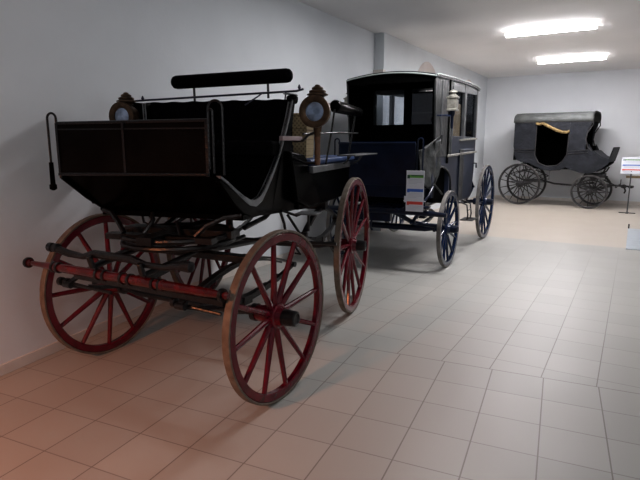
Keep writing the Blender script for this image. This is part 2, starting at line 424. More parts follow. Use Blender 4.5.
[lab(o_, 'polished grey metal edging') for o_ in mb.split('edge_trim', 'steel', c1)]
# dashboard
mb = MB(); mb.box((-.475, .435, 1.335), (.45, .455, 1.615))
dash = mb.done('dashboard', 'panel', c1, bevel=.003)
mb = MB(); 
for p, q in (((-.485, .45, 1.612), (.46, .45, 1.618)), ((-.485, .46, 1.330), (.46, .46, 1.342))): mb.tube([p, q], .009, 10)
for s_ in (-.48, -.045, .455): mb.bar((s_, .457, 1.33), (s_, .457, 1.612), .014, .008, (0, 1, 0))
mb.box((-.475, .45, 1.575), (.45, .460, 1.582))
lab(mb.done('dash_frame', 'blackiron', dash), 'black iron frame rails with a faint red sheen')
def rein_loop(s0, s1, z0, z1, f, pad):
    mb = MB(); r_ = abs(s1 - s0) / 2; c_ = (s0 + s1) / 2
    pts = [(s0, f, z0)] + [(s0, f, z0 + (z1 - r_ - z0) * .5)] + [(c_ + (s0 - c_) * math.cos(a), f, z1 - r_ + r_ * math.sin(a)) for a in [PI * k / 10 for k in range(11)]] + [(s1, f, z1 - r_ - .08), (s1, f, z0 + .03)]
    mb.tube(pts, .0065, 8); o = mb.done('rein_rail', 'blackiron', dash)
    if pad:
        mb = MB(); mb.tube([(s0, f, z0 - .02), (s0, f, z0 + .12)], [.014, .012], 10).lathe([(-.02, .006), (-.012, .02), (.012, .02), (.02, .006)], (s0, f, z0 - .02), 'z', 14); mb.done('grip', 'inner', o)
rein_loop(-.545, -.485, 1.275, 1.668, .45, True)
rein_loop(.545, .465, 1.34, 1.715, .45, False)
rein_loop(.50, .475, 1.35, 1.67, .47, False)
# seat
mb = MB(); mb.side([(-.22, 1.10), (-.30, 1.42), (-.76, 1.42), (-.76, 1.10)], -.47, .47); mb.done('seat_box', 'inner', c1, bevel=.005)
mb = MB(); mb.side([(-.27, 1.42), (-.27, 1.50), (-.30, 1.52), (-.70, 1.50), (-.70, 1.42)], -.52, .52); mb.done('seat_cushion', 'cushion', c1, bevel=.02, seg=3)
# tufted back
mb = MB(); nx, nz = 40, 14; V = []
for j in range(nz + 1):
    row = []
    for i in range(nx + 1):
        x = -.78 + 1.31 * i / nx; z = 1.46 + .345 * j / nz + (.003 * math.sin(i * PI / 2.5) if j == nz else 0)
        d = .012 * abs(math.sin(i * PI / 5)) * abs(math.sin(j * PI / 4.6 + .5))
        row.append(mb.bm.verts.new(mb.P((x, -.635 + d - .03 * (z - 1.45), z))))
    V.append(row)
for j in range(nz):
    for i in range(nx): mb.bm.faces.new((V[j][i], V[j][i + 1], V[j + 1][i + 1], V[j + 1][i]))
mb.box((-.78, -.66, 1.44), (.50, -.64, 1.80))
back = mb.done('seat_back', 'cushion', c1)
# curved shoulders of the seat ; light on the near top edge is put in as a grey strip
mb = MB()
for sg, s1 in ((-1, -.77), (1, .575)):
    mb.tube([(s1 * .97, -.49, 1.795), (s1, -.53, 1.803), (s1, -.56, 1.80), (s1 * .98, -.60, 1.785)], [.02, .026, .026, .02], 10)
mb.split('seat_arm', 'black', c1)
mb = MB(); mb.plan([(.53, -.46), (.575, -.44), (.60, -.52), (.58, -.62), (.54, -.62), (.545, -.52)], 1.822, 1.828); lab(mb.done('arm_lit_top', 'steel', c1), 'grey strip drawn as the lit top of the seat side')
# rail over the back and bolster on posts
mb = MB(); mb.tube([(-.82, -.60, 1.66), (-.825, -.64, 1.79), (-.80, -.68, 1.822), (-.7, -.68, 1.826), (.55, -.68, 1.862), (.60, -.68, 1.874)], .0075, 8)
mb.tube([(.30, -.68, 1.86), (.27, -.65, 1.83), (.18, -.62, 1.77)], .005, 6).tube([(.47, -.68, 1.862), (.46, -.67, 1.75)], .006, 6)
mb.lathe([(-.012, .006), (0, .012), (.02, .004)], (.57, -.68, 1.885), 'z', 10).lathe([(-.012, .006), (0, .012), (.02, .004)], (-.70, -.68, 1.84), 'z', 10)
mb.done('back_rail', 'railsteel', c1)
mb = MB(); n = 10; 
prof = [(-.482, .012), (-.478, .03), (-.465, .044), (-.44, .05)] + [(x / 10, .05) for x in range(-4, 5)] + [(.445, .05), (.47, .044), (.483, .03), (.487, .012)]
mb.lathe(prof, (0, 0, 0), 'x', 24); bol = mb.done('bolster', 'cushion', c1, loc=(.005, .75, 1.968), rot=(0, R(-1.2), 0))
mb = MB(); 
for x in (-.30, .30): mb.tube([(x, .0, -.15), (x, .0, -.045)], .009, 8)
mb.split('bolster_post', 'blackiron', bol)

# lamps
def round_lamp(parent, s, f, z, base, label):
    mb = MB(); mb.lathe([(.055, .104), (.075, .104), (.078, .085), (.07, .062), (.05, .060)], (s, f, z), 'y', 28)
    mb.lathe([(-.06, .045), (-.05, .075), (.02, .098), (.056, .10)], (s, f, z), 'y', 28)
    mb.lathe([(.085, .05), (.095, .042), (.10, .048), (.108, .070), (.114, .070), (.122, .052), (.13, .056), (.136, .054), (.144, .036), (.152, .038), (.158, .034), (.165, .020), (.172, .016), (.176, .006)], (s, f, z), 'z', 20)
    mb.lathe([(-.17, .018), (-.12, .026), (-.09, .03)], (s, f, z), 'z', 16)
    lp = lab(mb.done('lamp', 'brass', parent), label)
    mb = MB(); mb.lathe([(.052, .058), (.058, .061), (.064, .061), (.068, .04), (.07, .004)], (s, f, z), 'y', 28); mb.done('lamp_glass', 'glass', lp)
    mb = MB(); mb.lathe([(base, .016), (base + .02, .02), (z - .2, .018), (z - .16, .022)], (s, f, 0), 'z', 14); mb.done('lamp_post', 'brasspost', lp)
    return lp
round_lamp(c1, .757, -.5, 1.705, 1.36, 'round brass lamp with clear lens, right of the seat')
round_lamp(c1, -.715, -.5, 1.695, 1.38, 'round brass lamp beside the wall')
mb = MB(); mb.tube([(.56, -.5, 1.53), (.60, -.5, 1.515), (.655, -.5, 1.52), (.69, -.5, 1.555), (.74, -.5, 1.575)], .009, 8)
mb.tube([(-.56, -.5, 1.53), (-.62, -.5, 1.52), (-.68, -.5, 1.54), (-.73, -.5, 1.56)], .009, 8)
mb.split('lamp_bracket', 'blackiron', c1)
mb = MB(); mb.tube([(.56, -.55, 1.40), (.66, -.52, 1.37), (.757, -.5, 1.37)], .01, 8).tube([(-.56, -.55, 1.40), (-.66, -.52, 1.39), (-.735, -.5, 1.40)], .01, 8); mb.split('lower_lamp_bracket', 'blackiron', c1)
mb = MB(); mb.plan([(.565, -.29), (.60, -.26), (.645, -.48), (.61, -.62), (.56, -.60)], 1.520, 1.548); lab(mb.done('hand_plate', mat('pinkish_plate', (.42, .33, .34), .4), c1, bevel=.002), 'small pale pink plate')
# low curved wing below the seat
mb = MB(); mb.side([(-.48, 1.45), (-.55, 1.30), (-.62, 1.10), (-.95, 1.02), (-1.25, 1.02), (-1.02, 1.20), (-.92, 1.34), (-.80, 1.42)], .52, .57); mb.done('rear_wing', 'black', c1, bevel=.012)

# rear benches
for sg in (1, -1):
    mb = MB(); mb.box((sg * .18, -2.36, 1.30), (sg * .62, -.86, 1.335)); bench = mb.done('bench', 'navy', c1, bevel=.004)
    mb = MB(); mb.box((sg * .60, -1.95, 1.285), (sg * .632, -.80, 1.335)); lab(mb.done('bench_edge', 'dullmetal', bench, bevel=.004), 'worn grey edge board')
    mb = MB(); mb.box((sg * .20, -2.34, 1.335), (sg * .59, -.88, 1.385)); mb.done('bench_cushion', 'bluecush', bench, bevel=.018, seg=3)
    mb = MB()
    for f in (-1.22, -1.95): mb.tube([(sg * .60, f - .02, 1.33), (sg * .66, f + .02, 1.60), (sg * .69, f + .04, 1.765)], .008, 8)
    mb.tube([(sg * .655, -.5, 1.565), (sg * .66, -1.2, 1.585), (sg * .66, -2.15, 1.60)], .007, 8)
    rl = mb.done('bench_rail', 'blackiron', bench)
    mb = MB(); mb.lathe([(-2.10, .02), (-2.095, .035), (-2.07, .043), (-1.22, .050), (-1.20, .042), (-1.19, .02)], (sg * .685, 0, 1.79), 'y', 20); rr_ = mb.done('bench_bolster', 'black', bench)
    if sg > 0:
        mb = MB(); mb.box((.62, -1.20, 1.70), (.65, -1.175, 1.815)); lab(mb.done('bolster_end', 'silver', rr_, bevel=.003), 'pale end plate')
        mb = MB(); mb.tube([(.672, -2.08, 1.832), (.672, -1.25, 1.838)], .006, 6); mb.done('bolster_bead', 'steel', rr_)
mb = MB(); mb.box((.64, -2.45, 1.395), (.80, -1.45, 1.407)); lab(mb.done('fender_board', 'dullmetal', c1, bevel=.003), 'flat grey board above the rear wheel')
mb = MB(); mb.tube([(.60, -1.7, 1.31), (.66, -1.7, 1.34), (.70, -1.7, 1.395)], .008, 6).tube([(.60, -2.2, 1.31), (.66, -2.2, 1.34), (.70, -2.2, 1.395)], .008, 6); mb.done('fender_stay', 'blackiron', c1)

# running gear, front (turned with the axle)
rot3 = (0, 0, RZ)
def g3(mb, name, m, **k): return mb.done(name, m, c1, rot=rot3, **k)
axle(c1, 0, .70, .508, rz=RZ)
for s_ in (-.45, .45):
    o = elliptic(c1, s_, -.05, .56, .545, .655, .80); o.rotation_euler = rot3
sb = MB(); sb.lathe([(-.845, .012), (-.835, .024), (-.80, .024), (-.795, .016), (-.70, .017), (-.62, .023), (-.56, .026), (-.555, .032), (-.54, .032), (-.535, .026), (-.25, .028), (.2, .028), (.30, .027), (.305, .033), (.325, .033), (.33, .027), (.40, .026), (.62, .024), (.70, .018), (.74, .018), (.745, .022), (.76, .014)], (0, .5, .757), 'x', 18)
sbar = lab(g3(sb, 'splinter_bar', 'redbar'), 'long red bar across the front')
mb = MB()
for x in (-.83, -.57, -.53, -.18, -.12, .02, .08, .26, .31, .72): mb.lathe([(-.009, .034), (.009, .034)], (x, .5, .757), 'x', 16)
mb.bar((-.40, .485, .72), (.72, .485, .71), .03, .03)
mb.done('iron_band', 'blackiron', sbar)
# upper cross bar with rollers, lower spring ties
mb = MB(); mb.tube([(-.57, .52, .885), (-.48, .52, .875), (-.42, .5, .855), (-.3, .5, .85), (-.2, .5, .875), (.1, .5, .875), (.2, .5, .855), (.35, .5, .855), (.45, .52, .88), (.53, .52, .875)], [.019, .022, .022, .018, .024, .024, .018, .018, .022, .022], 10)
for x in (-.56, -.51, .50, .53): mb.lathe([(-.02, .014), (-.014, .028), (.014, .028), (.02, .014)], (x, .52, .885), 'x', 14)
g3(mb, 'roller_bar', 'blackiron')
mb = MB(); mb.tube([(-.54, .48, .668), (-.30, .49, .66), (-.1, .49, .655)], .011, 8).tube([(.38, .48, .66), (.66, .44, .63)], .011, 8)
for x in (-.55, -.49, .38, .44): mb.lathe([(-.018, .013), (-.012, .027), (.012, .027), (.018, .013)], (x, .48, .665), 'x', 14)
mb.split('spring_shackle', 'blackiron', c1, rot=rot3)
mb = MB()
for x in (-.2, .2):
    mb.tube([(x, .52, .80), (x, .3, .83), (x, 0, .87), (x * .9, -.35, .86), (x * .6, -.5, .85)], .016, 8)
    mb.tube([(x, .52, .80), (x, .54, .87)], .018, 8)
mb.box((-.52, -.04, .80), (.52, .04, .84))
mb.split('turning_frame', 'blackiron', c1, rot=rot3, bevel=.003)
mb = MB(); circ = [(.34 * math.cos(2 * PI * k / 32), .34 * math.sin(2 * PI * k / 32) + .02, .90) for k in range(32)]
mb.tube(circ, .017, 8, closed=True); g3(mb, 'turntable_ring', 'blackiron')
mb = MB(); circ = [(.34 * math.cos(2 * PI * k / 32), .34 * math.sin(2 * PI * k / 32) + .02, .945) for k in range(32)]
mb.tube(circ, .017, 8, closed=True); mb.box((-.38, -.06, .93), (.38, .06, .975)).box((-.05, -.36, .93), (.05, .40, .975)).box((-.36, .20, .93), (.36, .27, .965))
mb.done('upper_ring', 'blackiron', c1)
mb = MB()
for x in (-.30, .30):
    mb.tube([(x * 1.6, .12, 1.085), (x * 1.3, .16, 1.075), (x, .22, 1.03), (x * .8, .25, .97)], .016, 8)
    mb.tube([(x, -.10, 1.05), (x * .95, -.12, 1.0), (x, -.1, .95)], .018, 8)
    mb.tube([(x * 1.1, -.75, 1.02), (x * 1.15, -.55, .98), (x, -.3, .94)], .018, 8)
mb.tube([(-.12, .12, 1.08), (-.10, .16, 1.03), (-.14, .2, .96)], .013, 8)
mb.tube([(.10, .06, 1.07), (.06, .14, 1.03), (.12, .2, .95)], .013, 8)
mb.split('body_loop', 'blackiron', c1)
# perch, rear axle, rear springs
mb = MB(); mb.tube([(0, -.02, .80), (0, -.6, .74), (0, -1.6, .64)], .026, 8); mb.done('perch', 'blackiron', c1)
axle(c1, -1.6, .72, .604)
for s_ in (-.45, .45): elliptic(c1, s_, -1.62, .50, .64, .76, .93)
mb = MB(); mb.tube([(-.62, -.85, .755), (.80, -.85, .755)], .013, 8)
for x in (-.40, .40): mb.tube([(x, -.85, .755), (x, -.80, .9), (x * .95, -.75, 1.02)], .011, 8).tube([(x + .05, -.85, .76), (x + .09, -.83, .70), (x + .11, -.85, .66), (x + .06, -.87, .66)], .008, 6)
mb.box((-.5, -1.66, .92), (.5, -1.58, .99)); mb.done('cross_stay', 'blackiron', c1)
for sg in (1, -1):
    mb = MB(); mb.box((sg * .60, -.62, 1.02), (sg * .76, -.46, 1.028)); st = mb.done('step', 'dullmetal', c1, bevel=.003)
    mb = MB(); mb.tube([(sg * .68, -.54, 1.02), (sg * .67, -.56, .90), (sg * .60, -.58, .87), (sg * .50, -.60, 1.0)], .010, 8).tube([(sg * .50, -.5, 1.04), (sg * .60, -.52, 1.005), (sg * .62, -.54, 1.015)], .009, 6); mb.done('step_iron', 'blackiron', st)

# wicker basket standing on the near bench
mb = MB(False)
def basket(mb, z0, z1, a, b, t):
    o0 = [(-a, -b), (a, -b), (a, b), (-a, b)]
    k = .92
    P0 = [(x * k, y * k, z0) for x, y in o0]; P1 = [(x, y, z1) for x, y in o0]
    Q1 = [(x - math.copysign(t, x), y - math.copysign(t, y), z1) for x, y in o0]; Q0 = [(x * k - math.copysign(t, x), y * k - math.copysign(t, y), z0 + t) for x, y in o0]
    mb.poly(P0 + P1 + Q1 + Q0, [(0, 1, 2, 3)] + [(i, (i + 1) % 4, 4 + (i + 1) % 4, 4 + i) for i in range(4)] + [(4 + i, 4 + (i + 1) % 4, 8 + (i + 1) % 4, 8 + i) for i in range(4)] + [(8 + i, 8 + (i + 1) % 4, 12 + (i + 1) % 4, 12 + i) for i in range(4)] + [(15, 14, 13, 12)])
basket(mb, 0, .33, .15, .10, .012)
wl = lambda s, f, z, O=(-2.449, 2.39), a=R(14): (O[0] + s * math.cos(a) + f * math.sin(a), O[1] + s * math.sin(a) - f * math.cos(a), z)
bk = thing('wicker_basket', 'pale woven wicker basket standing behind the seat of the black carriage', 'basket', wl(.365, -1.12, 1.39), R(14))
ob = mb.done('basket_body', 'wicker', bk)
mb = MB(False); mb.tube([(-.15, -.10, .33), (.15, -.10, .33), (.15, .10, .33), (-.15, .10, .33)], .012, 8, closed=True); mb.tube([(-.143, -.10, .23), (.143, -.10, .23)], .006, 6)
mb.done('basket_rim', 'wicker', bk)

# ============================================================ carriage 2: blue coach
c2 = thing('coach', 'dark blue closed coach with blue wheels, between the other two carriages', 'carriage', (-2.61, 6.26, 0), R(3.5))
wheel(c2, (.712, -.01, .47), .47, 12, 'bluewheel', 'greytyre', 1, R(-.5), hubm='navy', phase=.1)
wheel(c2, (-.712, -.01, .47), .47, 12, 'bluewheel', 'greytyre', -1, R(-.5), hubm='navy')
wheel(c2, (.745, 2.26, .585), .585, 14, 'bluewheel', 'greytyre', 1, R(-2), hubm='navy', phase=.2)
wheel(c2, (-.745, 2.26, .585), .585, 14, 'bluewheel', 'greytyre', -1, R(-2), hubm='navy')
W2 = .55
def FMAP(f):
    return f if f > -.2 else (-.2 - (-.2 - f) * 1.67 if f > -.44 else 1.06 * f - .134)
# coach body: lower side with wheel arch
archp = [(p, q) for p, q in arc((-.15, .86), .36, 0, 180, 14, '2')]
mb = MB()
for sg in (1, -1):
    s0, s1 = sg * W2, sg * (W2 - .03)
    mb.side([(.26, 1.34), (.26, .86)] + archp + [(-.54, .76), (-.60, .73), (-.90, .72), (-.90, 1.34)], s0, s1)
mb.frontp([(-.55, 1.34), (.55, 1.34), (.55, .80), (-.55, .80)], -.42, -.45)
mb.side([(-.88, 1.38), (-.88, .72), (-1.0, .68), (-1.70, .68), (-1.84, .80), (-1.93, 1.05), (-1.95, 1.38)], -W2, W2)
bod = mb.done('coach_body', 'bluegrey', c2, bevel=.006)
mb = MB(); mb.side([(.25, 1.25), (.25, 1.22), (-.40, 1.22), (-.40, 1.25)], -.54, .54).side([(.02, 1.22), (.02, .78), (-.40, .72), (-.40, 1.22)], -.50, .50); mb.done('arch_lining', 'inner', c2)
mb = MB()
for sg in (1, -1): mb.tube([(sg * (W2 + .003), f, z) for f, z in archp], .012, 6)
mb.split('arch_bead', 'blackiron', c2)
# vertical pale door post line and lower door panel
for sg in (1, -1):
    mb = MB(); mb.side([(-.90, 1.42), (-.90, .72), (-1.0, .69), (-1.70, .69), (-1.80, .80), (-1.83, 1.42)], sg * (W2 + .001), sg * (W2 + .016)); dr = mb.done('door', 'bluegrey', c2, bevel=.006)
    mb = MB(); mb.side([(-.885, 1.42), (-.885, .72), (-1.12, .69), (-1.12, 1.42)], sg * (W2 + .016), sg * (W2 + .022)); lab(mb.done('door_panel', 'leather', dr, bevel=.003), 'grey panel at the front of the door')
    mb = MB(); mb.tube([(sg * (W2 + .016), -1.80, 1.20), (sg * (W2 + .06), -1.80, 1.20), (sg * (W2 + .065), -1.80, 1.13)], .012, 8); mb.done('door_handle', 'navy', dr)
    mb = MB(); mb.side([(-.30, 1.36), (-.30, 1.33), (-1.95, 1.36), (-1.95, 1.39)], sg * W2, sg * (W2 + .03)); mb.side([(-.89, 1.56), (-.89, 1.535), (-1.95, 1.565), (-1.95, 1.59)], sg * W2, sg * (W2 + .03)); mb.done('belt_rail', 'silver', c2, bevel=.003)
    mb = MB(); mb.side([(-.32, 1.36), (-.32, 1.60), (-1.95, 1.60), (-1.95, 1.38)], sg * W2, sg * (W2 - .025)); mb.done('waist_panel', 'bluegrey', c2, bevel=.003)
    # upper frame posts
    mb = MB(); mb.side([(-1.08, 2.32), (-1.08, 1.56), (-1.20, 1.56), (-1.20, 2.32)], sg * (W2 + .01), sg * (W2 - .03)); mb.side([(-1.89, 2.33), (-1.89, 1.56), (-1.95, 1.56), (-1.95, 2.33)], sg * (W2 + .01), sg * (W2 - .03))
    mb.side([(-.46, 2.17), (-.46, 2.30), (-1.95, 2.34), (-1.95, 2.24)], sg * (W2 + .005), sg * (W2 - .03)); mb.side([(-.44, 2.28), (-.44, 1.56), (-.50, 1.56), (-.50, 2.28)], sg * (W2 + .006), sg * (W2 - .03))
    mb.done('window_post', 'dullmetal', c2, bevel=.004)
    mb = MB(); mb.side([(-1.20, 2.22), (-1.20, 1.60), (-1.89, 1.60), (-1.89, 2.24)], sg * (W2 - .02), sg * (W2 - .022)); mb.side([(-.50, 2.19), (-.50, 1.60), (-1.08, 1.60), (-1.08, 2.21)], sg * (W2 - .02), sg * (W2 - .022)); mb.split('window_pane', 'pane', c2)
    # leather quarter at the front of the hood
    nx = 8; mb = MB(); A = []; 
    q = [(.29, 2.25), (.25, 2.0), (.22, 1.7), (.18, 1.34), (-.44, 1.34), (-.44, 2.30)]
    mb.side(q, sg * (W2 + .008), sg * (W2 - .012)); lab(mb.done('hood_side', 'leather', c2, bevel=.003), 'grey leather side curtain')
    mb = MB(); mb.bar((sg * (W2 + .01), -.42, 1.36), (sg * (W2 + .01), -.42, 2.22), .03, .014, (1, 0, 0)).bar((sg * (W2 + .01), -.02, 1.36), (sg * (W2 + .01), -.02, 2.24), .006, .012, (1, 0, 0)); mb.done('hood_bead', 'dullmetal', c2)
# tan blind in the near door window
mb = MB(); mb.box((W2 - .045, -1.06, 1.58), (W2 - .037, -.50, 2.04)); lab(mb.done('window_blind', 'tan', c2), 'tan blind behind the side window')
# rear wall and interior
mb = MB(); mb.frontp([(-W2, 1.38), (W2, 1.38), (W2, 2.33), (-W2, 2.33)], -1.93, -1.96); mb.done('rear_wall', 'inner', c2)
mb = MB(); mb.box((-.55, -1.92, 1.1), (.55, -1.45, 1.45)).box((-.55, -1.92, 1.45), (.30, -1.80, 2.0)); mb.done('rear_seat', 'inner', c2, bevel=.03)
# front wall with two panes
mb = MB(); f0, f1 = -.30, -.33
for a, b in (((-.57, 2.20), (.57, 2.30)), ((-.57, 1.25), (.57, 1.745)), ((-.57, 1.7), (-.50, 2.25)), ((.44, 1.7), (.57, 2.25)), ((-.03, 1.7), (.065, 2.25))): mb.box((a[0], f1, a[1]), (b[0], f0, b[1]))
mb.done('front_wall', 'inner', c2, bevel=.004)
mb = MB(); mb.box((-.51, f1 + .012, 1.74), (-.02, f1 + .016, 2.21)).box((.06, f1 + .012, 1.74), (.45, f1 + .016, 2.21)); mb.done('front_pane', 'pane', c2)
# roof, curved across, hood front drooping a bit
mb = MB(); n = 12
def roofz(t): return 2.285 + .06 * (1 - (2 * t - 1) ** 2)
secs = []
for f, dz in ((.30, -.02), (.24, 0), (-.4, .035), (-1.2, .062), (-1.75, .068), (-2.0, .045)):
    secs.append([(-.55 + 1.125 * i / n, f, roofz(i / n) + dz) for i in range(n + 1)])
for zo in (0, -.035):
    pass
pts = [p for s_ in secs for p in s_] + [(p[0], p[1], p[2] - .03) for s_ in secs for p in s_]
m_ = len(secs); K = n + 1; fc = []
for j in range(m_ - 1):
    for i in range(n):
        a = j * K + i; fc.append((a, a + 1, a + K + 1, a + K)); b = a + m_ * K; fc.append((b, b + K, b + K + 1, b + 1))
for i in range(n):
    a = i; b = a + m_ * K; fc.append((a, b, b + 1, a + 1)); a = (m_ - 1) * K + i; b = a + m_ * K; fc.append((a, a + 1, b + 1, b))
for j in range(m_ - 1):
    a = j * K; b = a + m_ * K; fc.append((a, a + K, b + K, b)); a = j * K + n; b = a + m_ * K; fc.append((a, b, b + K, a + K))
mb.poly(pts, fc); mb.done('roof', 'leather', c2)
mb = MB(); mb.frontp([(-.54, 2.235)] + [(-.54 + 1.105 * i / n, roofz(i / n) - .01) for i in range(n + 1)] + [(.565, 2.235), (.52, 2.20), (-.52, 2.20)], .305, .29); mb.done('hood_valance', 'inner', c2)
mb = MB(); mb.tube([(.58, .30, 2.27)] + [(.58, f, 2.287 + dz) for f, dz in ((.24, 0), (-.4, .035), (-1.2, .062), (-1.75, .068), (-2.0, .045))], .008, 6)
mb.tube([(-.55 + 1.125 * i / n, .31, roofz(i / n) - .028) for i in range(n + 1)], .008, 6); lab(mb.done('roof_bead', 'roofedge', c2), 'pale bead round the roof edge')
# side curtain edges inside hood: dark left jamb
mb = MB(); mb.side([(.27, 2.22), (.21, 1.5), (.16, 1.3), (-.40, 1.3), (-.40, 2.25)], -W2 + .012, -W2 + .03).side([(.27, 2.22), (.21, 1.5), (.16, 1.3), (-.40, 1.3), (-.40, 2.25)], W2 - .012, W2 - .03); mb.split('hood_lining', 'inner', c2)
# driver seat
FMAP = None
mb = MB(); mb.box((-.51, -.36, 1.25), (.51, .18, 1.40)); mb.done('driver_seat', 'inner', c2, bevel=.03, seg=3)
mb = MB(); V = []; nx, nz = 30, 8
for j in range(nz + 1):
    V.append([mb.bm.verts.new(mb.P((-.51 + 1.02 * i / nx, -.362 + .02 * abs(math.sin(i * PI / 5)) * abs(math.sin(j * PI / 3)), 1.40 + .32 * j / nz))) for i in range(nx + 1)])
for j in range(nz):
    for i in range(nx): mb.bm.faces.new((V[j][i], V[j][i + 1], V[j + 1][i + 1], V[j + 1][i]))
mb.done('driver_seat_back', 'cushion', c2)
# driver footwell: blue dash
mb = MB(); mb.side([(.62, 1.505), (.60, 1.505), (.52, 1.0), (.54, 1.0)], -.50, .45); dsh = mb.done('coach_dash', 'navy', c2, bevel=.006)
mb = MB(); mb.tube([(-.5, .625, 1.508), (.45, .625, 1.508)], .012, 8); mb.done('dash_rail', 'navy', dsh)
mb = MB(); mb.side([(.55, 1.02), (.55, .88), (-.40, .82), (-.40, .90)], -.50, .44).side([(.53, 1.30), (.53, 1.0), (.0, .95), (.0, 1.30)], -.50, -.47); mb.done('footwell', 'navy', c2, bevel=.005)
mb = MB(); mb.side([(.50, 1.0), (.48, .80), (-.38, .76), (-.38, .9)], -.46, .40); mb.done('boot', 'inner', c2, bevel=.01)
def loopr(s, f, z0, z1, w):
    mb = MB(); mb.tube([(s - w, f, z0), (s - w, f, z1 - w)] + [(s - w * math.cos(a), f, z1 - w + w * math.sin(a)) for a in [PI * k / 8 for k in range(1, 8)]] + [(s + w, f, z1 - w), (s + w, f, z0)], .009, 8); return mb.done('grab_rail', 'navy', c2)
loopr(.50, .60, 1.0, 1.56, .03)
loopr(-.53, .60, 1.1, 1.56, .03)
# creased leather apron on the near side
mb = MB(); nf, nz = 16, 14; V = []
for i in range(nf + 1):
    t = i / nf; row = []
    f = .62 - .62 * t; ztop = 1.43 + .14 * t; zbot = 1.12 - .03 * t - .14 * math.sin(t * PI * .9)
    if t > .75: zbot += (t - .75) * .9
    for j in range(nz + 1):
        u = j / nz; z = ztop + (zbot - ztop) * u
        row.append(mb.bm.verts.new(mb.P((.575 - .085 * (1 - t) + .016 * math.sin(9 * t + 5 * u) + .012 * math.sin(17 * t - 7 * u) + .02 * u * (1 - t), f, z))))
    V.append(row)
for i in range(nf):
    for j in range(nz): mb.bm.faces.new((V[i][j], V[i + 1][j], V[i + 1][j + 1], V[i][j + 1]))
ap = mb.done('leather_apron', 'apron', c2); so = ap.modifiers.new('s', 'SOLIDIFY'); so.thickness = .008
mb = MB(); mb.tube([(.585, .02, 1.6), (.575, .02, 1.5)], .015, 8).tube([(.555, -.02, 1.60), (.56, .18, 1.55), (.53, .55, 1.44)], .010, 6); mb.done('apron_strap', 'leather', c2)
mb = MB(); mb.tube([(.56, .22, 1.03), (.58, .05, .95), (.58, -.12, .88)], .013, 6); mb.done('apron_tie', 'leather', c2)
# lamps
def square_lamp(s, f, z0, z1, label):
    sg = 1 if s > 0 else -1
    mb = MB(); zb, zt = z0, z0 + (z1 - z0) * .66
    mb.box((s - .055, f - .055, zb), (s + .055, f + .055, zt)); mb.box((s - .063, f - .063, zb - .012), (s + .063, f + .063, zb + .012)).box((s - .063, f - .063, zt - .01), (s + .063, f + .063, zt + .012))
    mb.lathe([(zt + .01, .07), (zt + .035, .045), (zt + .04, .035), (zt + .06, .035), (zt + .062, .055), (zt + .075, .05), (zt + .09, .02), (zt + .10, .005)], (s, f, 0), 'z', 18)
    lp = lab(mb.done('lamp', 'silver', c2, bevel=.004), label)
    mb = MB(); mb.box((s - .042, f + .056, zb + .03), (s + .042, f + .059, zt - .03)).box((s + .056, f - .042, zb + .03), (s + .059, f + .042, zt - .03)); mb.done('lamp_glass', 'paper' if 0 else 'silver', lp)
    mb = MB(); mb.lathe([(zb - .22, .014), (zb - .08, .02), (zb - .05, .032), (zb - .012, .032)], (s, f, 0), 'z', 14); mb.done('lamp_stem', 'navy', lp)
    mb = MB(); mb.tube([(s, f, zb - .07), (s - sg * .04, f + .12, zb - .07), (s - sg * .115, f + .30, zb - .075)], .010, 8); mb.done('lamp_arm', 'bluewheel', lp)
square_lamp(.665, -.12, 1.90, 2.115, 'square tarnished silver lamp on the near side')
square_lamp(-.72, -.18, 1.92, 2.17, 'square lamp on the wall side')
mb = MB(); mb.lathe([(1.64, .016), (1.70, .016)], (-.72, -.18, 0), 'z', 10); mb.done('lamp_base', 'brasspost', c2)
# running gear
axle(c2, 0, .69, .47, 'navy', .07)
mb = MB(); mb.box((-.42, -.06, .66), (.42, .06, .80)).box((-.42, -.05, .58), (-.34, .05, .68)).box((.34, -.05, .58), (.42, .05, .68)); mb.done('bolster_beam', 'navy', c2, bevel=.01)
for s_ in (-.40, .40): elliptic(c2, s_, 0, .48, .51, .58, .70, 'navy')
mb = MB(); mb.tube([(-1.0, .50, .70), (-.3, .50, .715), (.3, .50, .715), (.80, .50, .70)], [.026, .036, .036, .026], 10)
for x in (-.98, .78): mb.lathe([(-.02, .018), (0, .03), (.02, .018)], (x, .5, .70), 'x', 12)
lab(mb.done('splinter_bar', 'navy', c2), 'long dark blue bar across the front')
mb = MB(); mb.box((-.40, .40, .58), (.12, .48, .76)); mb.tube([(.15, .44, .70), (.35, .3, .56), (.55, .05, .50), (.68, .0, .50)], .028, 8).tube([(-.12, .45, .60), (-.14, .47, .50), (-.10, .50, .47)], .015, 8)
for x in (-.22, .22): mb.tube([(x, .54, .74), (x, .2, .76), (x, -.4, .74)], .024, 8)
mb.done('futchell', 'navy', c2, bevel=.006)
mb = MB(); circ = [(.30 * math.cos(2 * PI * k / 28), .30 * math.sin(2 * PI * k / 28), .80) for k in range(28)]; mb.tube(circ, .02, 8, closed=True); mb.done('turntable_ring', 'navy', c2)
mb = MB(); mb.tube([(.58, .30, 1.0), (.56, .42, .9), (.50, .5, .80)], .014, 8).tube([(.46, .30, 1.0), (.47, .42, .86), (.45, .5, .78)], .012, 8); mb.box((.42, .44, .775), (.60, .56, .785)); mb.done('front_step', 'navy', c2)
mb = MB(); mb.tube([(0, -.1, .72), (0, -.6, .60), (0, -1.5, .56), (0, -2.26, .585)], .03, 8); mb.done('perch', 'navy', c2)
axle(c2, -2.26, .70, .585, 'navy', .05)
for s_ in (-.45, .45): elliptic(c2, s_, -2.2, .50, .63, .78, .98, 'navy')
mb = MB()
